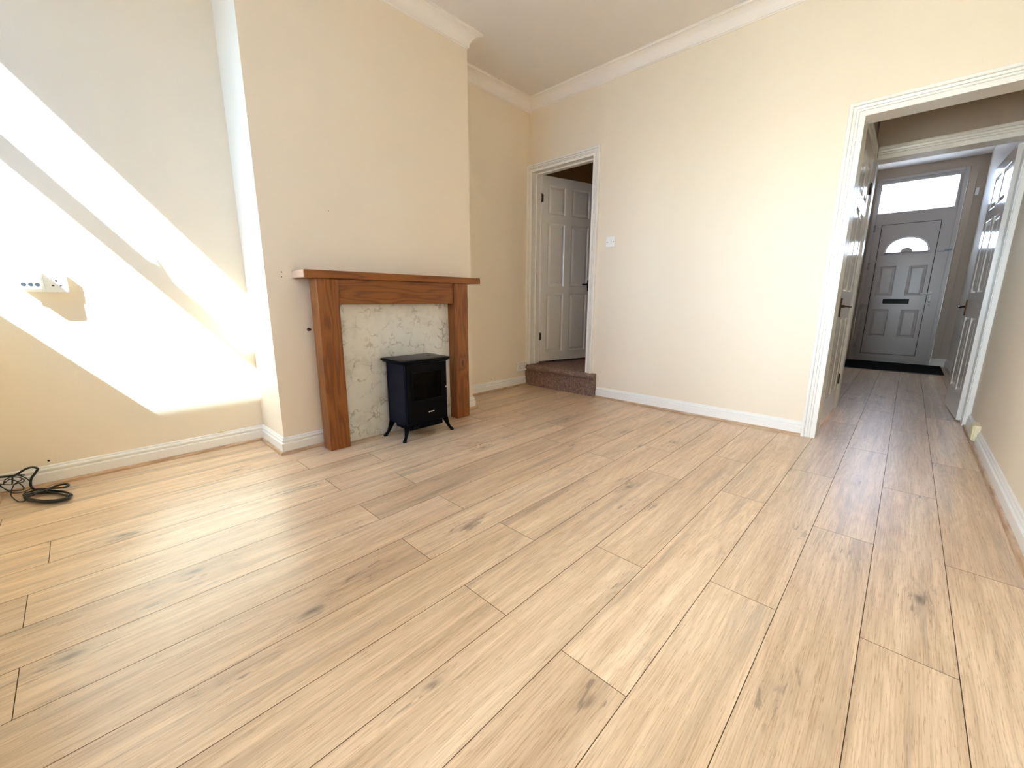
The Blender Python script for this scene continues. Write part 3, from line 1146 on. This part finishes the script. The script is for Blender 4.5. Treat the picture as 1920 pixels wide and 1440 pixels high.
    obj('top_light_beading', b_, UPVC, root)
    # hinges on the left stile
    for z_ in (2.02, 1.47, 0.86, 0.24):
        b_ = new()
        tube(b_, [(2.535, y0-0.022, z_-0.045), (2.535, y0-0.022, z_+0.045)], 0.011, 10)
        box(b_, 2.500, 2.535, y0-0.024, y0-0.010, z_-0.018, z_+0.030, bev=0.002)
        box(b_, 2.535, 2.605, y0-0.018, y0, z_+0.008, z_+0.034, bev=0.002)
        obj('hinge', b_, UPVC, root, smooth=True)
    # lever handle, cylinder and night catch
    b_ = new()
    box(b_, 3.268, 3.296, y0-0.008, y0, 0.860, 1.085, bev=0.003)
    tube(b_, spline([(3.282, y0-0.006, 1.045), (3.282, y0-0.045, 1.045), (3.270, y0-0.052, 1.045), (3.170, y0-0.052, 1.043)]), 0.009, 10)
    hd = obj('handle', b_, PLASTIC, root, smooth=True)
    b_ = new()
    disc(b_, (3.282, y0-0.010, 0.930), 'y', 0.012, 0.008, 14)
    disc(b_, (3.282, y0-0.010, 0.890), 'y', 0.008, 0.006, 12)
    obj('key_cylinder', b_, GREYPL, hd)
    b_ = new()
    box(b_, 3.335, 3.395, y0-0.030, y0-0.012, 1.642, 1.664, bev=0.003)
    box(b_, 3.262, 3.337, y0-0.024, y0-0.012, 1.634, 1.646, bev=0.003)
    disc(b_, (3.395, y0-0.036, 1.655), 'y', 0.012, 0.014, 12)
    obj('door_catch', b_, GREYPL, root)
    obj('threshold', bx(X0_, X1_, y0-0.030, y0+0.03, 0.0, 0.012, bev=0.003), GREYPL, root)


front_door()
# door closer boss / sensor on the wall right of the front door
struct('trim_6', bx(3.428, 3.500, L2-0.014, L2+0.012, 0.118, 2.735, bev=0.003), HALLWALL, 'white board right of the front door frame')
bm = new()
box(bm, 3.508, 3.545, L2-0.030, L2+0.010, 2.345, 2.440, bev=0.006)
disc(bm, (3.526, L2-0.032, 2.392), 'y', 0.013, 0.008, 16)
s_ = obj('door_chime', bm, PLASTIC)
tag(s_, 'small white box fixed high on the wall right of the front door', 'door chime')

# ---- door mat
mat_ = empty('door_mat', (3.0, 4.65, 0), label='wide black doormat lying before the front door', cat='doormat')
obj('pile', bx(2.470, 3.535, 4.150, 5.128, 0.001, 0.014, bev=0.003), MATBLACK, mat_)
obj('edging', bx(2.460, 3.535, 4.140, 4.150, 0.001, 0.010), CABLE, mat_)
obj('edging', bx(2.460, 3.535, 5.128, 5.136, 0.001, 0.010), CABLE, mat_)

# ================================================================== CARPETED STEP
def carpet_step():
    root = empty('carpeted_step', (0.49, -0.03, 0), label='brown carpeted step rising to the raised doorway', cat='step')
    prof = [(-0.028, 0.0), (-0.028, 0.168), (-0.034, 0.174), (-0.048, 0.180), (-0.056, 0.194), (-0.056, 0.208), (-0.048, 0.220), (-0.034, 0.227), (-0.010, 0.231)]
    b_ = new()
    nx = 60
    x0, x1 = A2+0.001, 0.948
    prev = None
    for i in range(nx+1):
        x = x0+(x1-x0)*i/nx
        row = []
        for j, (y, z) in enumerate(prof):
            jit = 0.0018*random.uniform(-1, 1)
            row.append(b_.verts.new((x+(0.004*random.uniform(-1, 1) if i == nx else 0), y+jit, z+(jit if j else 0))))
        row.append(b_.verts.new((x, -0.003, 0.232)))
        row.append(b_.verts.new((x, -0.003, 0.0)))
        if prev:
            for j in range(len(row)-1):
                b_.faces.new((prev[j], row[j], row[j+1], prev[j+1]))
            b_.faces.new((prev[-1], row[-1], row[0], prev[0]))
        else:
            b_.faces.new(row)
        prev = row
    b_.faces.new(list(reversed(prev)))
    obj('riser', b_, CARPET, root, smooth=True, sharp=50)
    b_ = bx(DAx0+0.001, DAx1-0.001, -0.012, 1.58, 0.200, 0.234)
    obj('landing', b_, CARPET, root)


carpet_step()
struct('trim_7', bx(0.0, 1.15, WT+0.001, 1.60, 0.10, 0.199), DARK, 'timber landing under the stairwell carpet')

# ================================================================== FIREPLACE SURROUND
fs = empty('fireplace_surround', (0.50, -1.893, 0), label='stained pine fireplace surround with mantel shelf and veined marble panel', cat='fireplace')
XF = 0.577


def bevbox(x0, x1, y0, y1, z0, z1, b=0.004):
    return bx(x0, x1, y0, y1, z0, z1, bev=b, seg=2)


leg = obj('leg', bevbox(0.470, XF, -2.467, -2.338, 0.001, 1.063), PINE_V, fs)
obj('leg', bevbox(0.470, XF, -1.452, -1.322, 0.001, 1.063), PINE_V, fs)
obj('frieze', bevbox(0.490, 0.562, -2.338, -1.452, 0.911, 1.063, 0.003), PINE_H, fs)
bm = bevbox(0.401, 0.587, -2.531, -1.197, 1.063, 1.109, 0.005)
obj('mantel_shelf', bm, PINE_H, fs)
pe = obj('lit_end_face', bevbox(0.401, 0.584, -2.537, -2.5315, 1.065, 1.107, 0.002), PINE_LIT, fs)  # thin face carrying the painted glow of the sunlit wall
tag(pe, 'left end of the mantel shelf, painted pale for bounced sunlight')
bp_ = obj('back_panel', bx(0.470, 0.490, -2.338, -1.452, 0.001, 0.930), MARBLE, fs)
tag(bp_, 'veined cream marble panel')
obj('batten', bx(0.402, 0.470, -2.440, -2.395, 0.13, 1.060), PINE_V, fs)
obj('batten', bx(0.402, 0.470, -1.395, -1.350, 0.13, 1.060), PINE_V, fs)


# ================================================================== STOVE
def stove():
    root = empty('electric_stove', (0.66, -1.855, 0), label='small black electric stove heater standing before the marble panel', cat='heater')
    x0, x1, ya, yb, z0, z1 = 0.530, 0.755, -2.028, -1.686, 0.098, 0.530
    # body: shell with an open front
    b_ = new()
    box(b_, x0, x1, ya, yb, z0, z1, bev=0.006)
    obj('body', b_, BLUE_SHEEN, root)
    for y, s in ((ya, -1), (yb, 1)):                # pressed frame on each side
        b_ = new()
        for a in ((x0+0.004, x0+0.020, z0+0.01, z1-0.01), (x1-0.040, x1-0.004, z0+0.01, z1-0.01)):
            box(b_, a[0], a[1], min(y, y+s*0.003), max(y, y+s*0.003), a[2], a[3], bev=0.001)
        box(b_, x0+0.020, x1-0.040, min(y, y+s*0.002), max(y, y+s*0.002), z0+0.088, z0+0.093)
        obj('side_trim', b_, BLUE_SHEEN, root)
    # moulded top plate, chamfered front corners, stepped edge
    b_ = new()
    def top_outline(o):
        X0_, X1_, Y0_, Y1_ = 0.520+0-o, 0.762+o, ya-0.008-o, yb+0.008+o
        c = 0.020
        return [(X0_, Y0_), (X1_-c, Y0_), (X1_-c*0.3, Y0_+c*0.3), (X1_, Y0_+c), (X1_, Y1_-c), (X1_-c*0.3, Y1_-c*0.3), (X1_-c, Y1_), (X0_, Y1_)]
    lay_ = [(0.0, 0.522), (0.008, 0.523), (0.010, 0.529), (0.017, 0.533), (0.019, 0.540), (0.016, 0.547), (0.004, 0.5505), (-0.010, 0.552)]
    prev = None
    for o, z in lay_:
        ring = [b_.verts.new((x, y, z)) for x, y in top_outline(o)]
        if prev:
            for i in range(len(ring)):
                b_.faces.new((prev[i], prev[(i+1) % len(ring)], ring[(i+1) % len(ring)], ring[i]))
        else:
            b_.faces.new(ring)
        prev = ring
    b_.faces.new(prev)
    tp = obj('top_plate', b_, BLACK, root, smooth=True, sharp=40)
    b_ = new()
    disc(b_, (0.650, -1.760, 0.5525), 'z', 0.016, 0.003, 20)
    obj('top_badge', b_, FRETMAT, tp)
    # front door: frame, glass, fret behind, knob
    b_ = new()
    wy0, wy1, wz0, wz1 = -1.975, -1.738, 0.265, 0.460
    for a in ((ya+0.012, wy0, z0+0.012, z1-0.012), (wy1, yb-0.012, z0+0.012, z1-0.012), (wy0, wy1, wz1, z1-0.012), (wy0, wy1, z0+0.012, wz0)):
        box(b_, x1, x1+0.010, a[0], a[1], a[2], a[3])
    bmesh.ops.remove_doubles(b_, verts=b_.verts, dist=0.0001)
    dr = obj('door', b_, BLACK, root)
    b_ = new()
    for a in ((wy0-0.006, wy0+0.004, wz0-0.006, wz1+0.006), (wy1-0.004, wy1+0.006, wz0-0.006, wz1+0.006), (wy0, wy1, wz1-0.004, wz1+0.006), (wy0, wy1, wz0-0.006, wz0+0.004)):
        box(b_, x1+0.008, x1+0.013, a[0], a[1], a[2], a[3], bev=0.001)
    obj('window_moulding', b_, BLACK, dr)
    obj('window', bx(x1+0.007, x1+0.009, wy0, wy1, wz0, wz1), SMOKED, dr)
    b_ = new()                                     # pointed fretwork silhouettes low in the window
    for yc in (-1.925, -1.862, -1.800, -1.760):
        tube(b_, [(x1+0.004, yc-0.020, wz0+0.004), (x1+0.004, yc-0.004, wz0+0.070), (x1+0.004, yc+0.016, wz0+0.004)], 0.0016, 6)
        tube(b_, [(x1+0.004, yc-0.010, wz0+0.004), (x1+0.004, yc-0.002, wz0+0.040), (x1+0.004, yc+0.008, wz0+0.004)], 0.0013, 6)
    obj('fret', b_, FRETMAT, dr)
    b_ = new()
    tube(b_, [(x1+0.003, -1.965, wz0+0.110), (x1+0.003, -1.920, wz0+0.135), (x1+0.003, -1.890, wz0+0.150)], [0.003, 0.004, 0.003], 8)
    tube(b_, [(x1+0.003, -1.955, wz0+0.010), (x1+0.003, -1.950, wz0+0.075)], 0.003, 8)
    obj('imitation_log', b_, LOGMAT, dr)
    b_ = new()
    disc(b_, (x1+0.018, -1.712, 0.338), 'x', 0.006, 0.016, 14)
    obj('knob', b_, CHROME, dr)
    b_ = new()                                     # tiny maker's badge, as marks too small to read
    disc(b_, (x1+0.0115, -1.851, 0.175), 'x', 0.0045, 0.002, 12)
    for k in range(6):
        box(b_, x1+0.010, x1+0.012, -1.844+k*0.006, -1.8395+k*0.006, 0.1725, 0.1785)
    bd = obj('badge', b_, SILVER, dr)
    # tray under the body
    b_ = new()
    box(b_, x0+0.03, x1-0.012, ya+0.035, yb-0.035, 0.060, 0.098, bev=0.004)
    box(b_, x1-0.014, x1+0.004, ya+0.05, yb-0.075, 0.066, 0.100, bev=0.003)
    obj('ash_tray', b_, BLACK, root)
    # four splayed cabriole feet
    for ix, sx in ((x0+0.020, -1), (x1-0.014, 1)):
        for iy, sy in ((ya+0.014, -1), (yb-0.014, 1)):
            b_ = new()
            dx = 0.022 if sx > 0 else -0.004
            dy = 0.058*sy if sx < 0 else 0.040*sy
            if sx > 0 and sy > 0:
                dy = 0.045
            prof = [((0, 0), 0.114, 0.0230), ((0.08, 0.08), 0.094, 0.0210), ((0.32, 0.30), 0.062, 0.0150), ((0.60, 0.60), 0.030, 0.0105),
                    ((0.85, 0.86), 0.013, 0.0110), ((1.0, 1.0), 0.006, 0.0140)]
            pts = [(ix+dx*a[0], iy+dy*a[1], z) for a, z, r in prof]
            tube(b_, pts, [r for a, z, r in prof], 12)
            disc(b_, (pts[-1][0], pts[-1][1], 0.004), 'z', 0.0135, 0.008, 16)
            obj('foot', b_, BLACK, root, smooth=True, sharp=50)


stove()

# gas pipe stub poking out beside the surround
bm = new()
disc(bm, (BX+0.004, -2.470, 0.757), 'x', 0.010, 0.008, 16)
tube(bm, [(BX+0.006, -2.470, 0.757), (BX+0.022, -2.470, 0.757)], 0.006, 12)
disc(bm, (BX+0.022, -2.470, 0.757), 'x', 0.008, 0.006, 6)
s_ = obj('pipe_stub', bm, BRASS, smooth=True)
tag(s_, 'short brass pipe stub in the wall beside the left fireplace leg', 'pipe')


# ================================================================== SOCKETS AND SMALL FITTINGS
def twin_socket(loc, label, w=0.146, h=0.086, d=0.040, rz=0.0, rock=True):
    """surface box; local x = out of the wall, y along it, z up; origin at wall, centre."""
    root = empty('twin_socket', loc, rz=rz, label=label, cat='socket')
    obj('back_box', bx(0.0, d-0.010, -w/2, w/2, -h/2, h/2, bev=0.003), PLASTIC, root, local=True)
    pl = obj('face_plate', bx(d-0.010, d, -w/2-0.001, w/2+0.001, -h/2-0.001, h/2+0.001, bev=0.004), PLASTIC, root, local=True)
    for yc in (-0.036, 0.036):
        b_ = new()
        box(b_, d-0.001, d+0.0005, yc-0.004, yc+0.004, 0.004, 0.014)
        box(b_, d-0.001, d+0.0005, yc-0.017, yc-0.009, -0.016, -0.010)
        box(b_, d-0.001, d+0.0005, yc+0.009, yc+0.017, -0.016, -0.010)
        obj('pin_holes', b_, DARK, pl, local=True)
    for yc in (-0.013, 0.013):
        obj('rocker_switch', bx(d-0.001, d+0.004, yc-0.006, yc+0.006, 0.008, 0.026, bev=0.001), PLASTIC, pl, local=True)
    return root


twin_socket((0.0, -3.536, 1.016), 'white twin socket in the sun patch with an adaptor plugged in its left half')
twin_socket((A2, -0.106, 0.212), 'white twin socket low in the far alcove beside the carpeted step', w=0.150, h=0.088, d=0.028)

ad = empty('plug_adaptor', (0.041, -3.583, 1.028), label='white plug-in adaptor with three grey round ports in the sunlit socket', cat='adaptor')
obj('body', bx(0.0415, 0.100, -3.620, -3.548, 0.980, 1.076, bev=0.009, seg=4), PLASTIC, ad, smooth=True, sharp=60)
obj('back_shell', bx(0.0412, 0.052, -3.624, -3.543, 0.977, 1.078, bev=0.004, seg=3), PLASTIC, ad, smooth=True, sharp=60)
for yc in (-3.604, -3.582, -3.561):
    b_ = new()
    disc(b_, (0.1003, yc, 1.005), 'x', 0.0085, 0.002, 20)
    obj('port', b_, PORT, ad)
    obj('slot', bx(0.0995, 0.1005, yc-0.003, yc+0.003, 1.0665, 1.0685), DARK, ad)

# blank outlet plate on the far wall
sw = empty('outlet_plate', (1.037, 0, 1.460), label='square white outlet plate with two screws on the far wall', cat='outlet plate')
pl = obj('plate', bx(0.990, 1.084, -0.009, -0.0002, 1.414, 1.506, bev=0.004), PLASTIC, sw)
for xc in (1.005, 1.069):
    b_ = new()
    disc(b_, (xc, -0.0095, 1.460), 'y', 0.0040, 0.002, 12)
    obj('screw', b_, GREYPL, sw)
b_ = new()
disc(b_, (1.037, -0.011, 1.458), 'y', 0.011, 0.006, 20, rx=0.017)
obj('outlet', b_, PLASTIC, sw, smooth=True)

# cream junction box on the right wall
jb = empty('junction_box', (W, 0.60, 0.04), label='small cream junction box low on the right wall beside the door frame', cat='junction box')
obj('box_base', bx(W-0.030, W-0.0005, 0.535, 0.670, 0.036, 0.138, bev=0.003), CREAMPL, jb)
obj('lid', bx(W-0.038, W-0.030, 0.537, 0.668, 0.038, 0.136, bev=0.003), CREAMPL, jb)
b_ = new()
disc(b_, (W-0.039, 0.555, 0.124), 'x', 0.005, 0.003, 12)
obj('lid_screw', b_, PLASTIC, jb)

# broken clip on the alcove skirting
bm = new()
box(bm, 0.0005, 0.014, -2.938, -2.905, 0.1025, 0.114, bev=0.003)
tube(bm, [(0.012, -2.930, 0.110), (0.020, -2.922, 0.118), (0.012, -2.912, 0.110)], 0.0035, 8)
s_ = obj('cable_clip', bm, CREAMPL)
tag(s_, 'small broken cable clip on top of the near alcove skirting', 'clip')


# ================================================================== CABLES
def cable(name, runs, root):
    b_ = new()
    for pts, r, closed in runs:
        sp_ = spline(pts, 6, closed)
        tube(b_, sp_, r, 8, closed=closed)
    return obj(name, b_, CABLE, root, smooth=True, sharp=80)


def jitter(pts, a):
    return [(p[0]+random.uniform(-a, a), p[1]+random.uniform(-a, a), max(0.006, p[2]+random.uniform(-a, a)*0.3)) for p in pts]


coil = []
C0 = [(0.308, -3.600), (0.330, -3.606), (0.335, -3.622), (0.325, -3.647), (0.301, -3.675), (0.265, -3.704), (0.224, -3.729), (0.184, -3.747),
      (0.149, -3.754), (0.126, -3.750), (0.118, -3.734), (0.127, -3.710), (0.153, -3.680), (0.190, -3.649), (0.233, -3.623), (0.274, -3.606)]
for k, (sx, sy, ox, oy) in enumerate([(1.0, 1.0, 0, 0), (0.94, 0.97, 0.004, 0.002), (1.04, 0.93, 0.006, -0.004), (0.90, 1.02, -0.004, 0.004), (0.98, 0.88, 0.010, 0.0), (1.06, 1.02, 0.0, 0.003)]):
    pts = [(0.227+(x-0.227)*sx+ox, -3.678+(y+3.678)*sy+oy, 0.005+0.0026*k) for x, y in C0]
    coil.append((jitter(pts, 0.0025), 0.0034, True))
T1 = [(0.055, -3.850, 0.108), (0.055, -3.828, 0.103), (0.055, -3.818, 0.103), (0.055, -3.799, 0.100), (0.055, -3.781, 0.098), (0.055, -3.766, 0.100), (0.055, -3.747, 0.113),
      (0.055, -3.729, 0.121), (0.055, -3.714, 0.121), (0.055, -3.703, 0.116), (0.055, -3.698, 0.107), (0.055, -3.704, 0.097), (0.055, -3.713, 0.083),
      (0.055, -3.722, 0.072), (0.055, -3.729, 0.055), (0.055, -3.732, 0.037), (0.056, -3.731, 0.022), (0.062, -3.724, 0.010), (0.088, -3.706, 0.012),
      (0.125, -3.681, 0.018), (0.160, -3.645, 0.022), (0.178, -3.620, 0.023), (0.165, -3.605, 0.023), (0.138, -3.609, 0.023), (0.122, -3.632, 0.023),
      (0.132, -3.655, 0.023), (0.154, -3.680, 0.022), (0.171, -3.713, 0.022), (0.187, -3.745, 0.018)]
coil.append((T1, 0.0052, False))
cr_ = empty('coiled_cable', (0.20, -3.68, 0), label='black cable coiled and tangled on the floor against the near alcove skirting', cat='cable')
cable('thick_cord', coil, cr_)
tang = []
tang.append(([(0.060, -3.815, 0.067), (0.060, -3.792, 0.083), (0.060, -3.775, 0.072), (0.060, -3.762, 0.049), (0.060, -3.755, 0.027), (0.060, -3.763, 0.019),
              (0.060, -3.782, 0.022), (0.060, -3.805, 0.034), (0.060, -3.819, 0.052), (0.060, -3.827, 0.065)], 0.0022, True))
tang.append(([(0.070, -3.780, 0.106), (0.070, -3.754, 0.093), (0.070, -3.735, 0.068), (0.070, -3.729, 0.041), (0.070, -3.732, 0.022), (0.070, -3.750, 0.012),
              (0.070, -3.778, 0.012), (0.070, -3.798, 0.024), (0.068, -3.816, 0.052), (0.062, -3.828, 0.073), (0.055, -3.845, 0.085)], 0.0022, False))
tang.append(([(0.050, -3.814, 0.063), (0.050, -3.807, 0.082), (0.050, -3.788, 0.091), (0.052, -3.768, 0.086), (0.054, -3.753, 0.074), (0.056, -3.749, 0.064),
              (0.056, -3.754, 0.057), (0.056, -3.769, 0.056), (0.054, -3.788, 0.054), (0.052, -3.809, 0.061), (0.050, -3.832, 0.070)], 0.0022, False))
tang.append(([(0.062, -3.747, 0.076), (0.066, -3.766, 0.066), (0.070, -3.781, 0.056), (0.074, -3.791, 0.036), (0.080, -3.797, 0.012), (0.127, -3.786, 0.005),
              (0.181, -3.770, 0.005), (0.204, -3.756, 0.006), (0.200, -3.744, 0.008)], 0.0022, False))
tang.append(([(0.050, -3.781, 0.095), (0.050, -3.788, 0.057)], 0.0030, False))
tang.append(([(0.050, -3.775, 0.099), (0.050, -3.751, 0.091), (0.050, -3.743, 0.089)], 0.0036, False))
cable('thin_cord', tang, cr_)
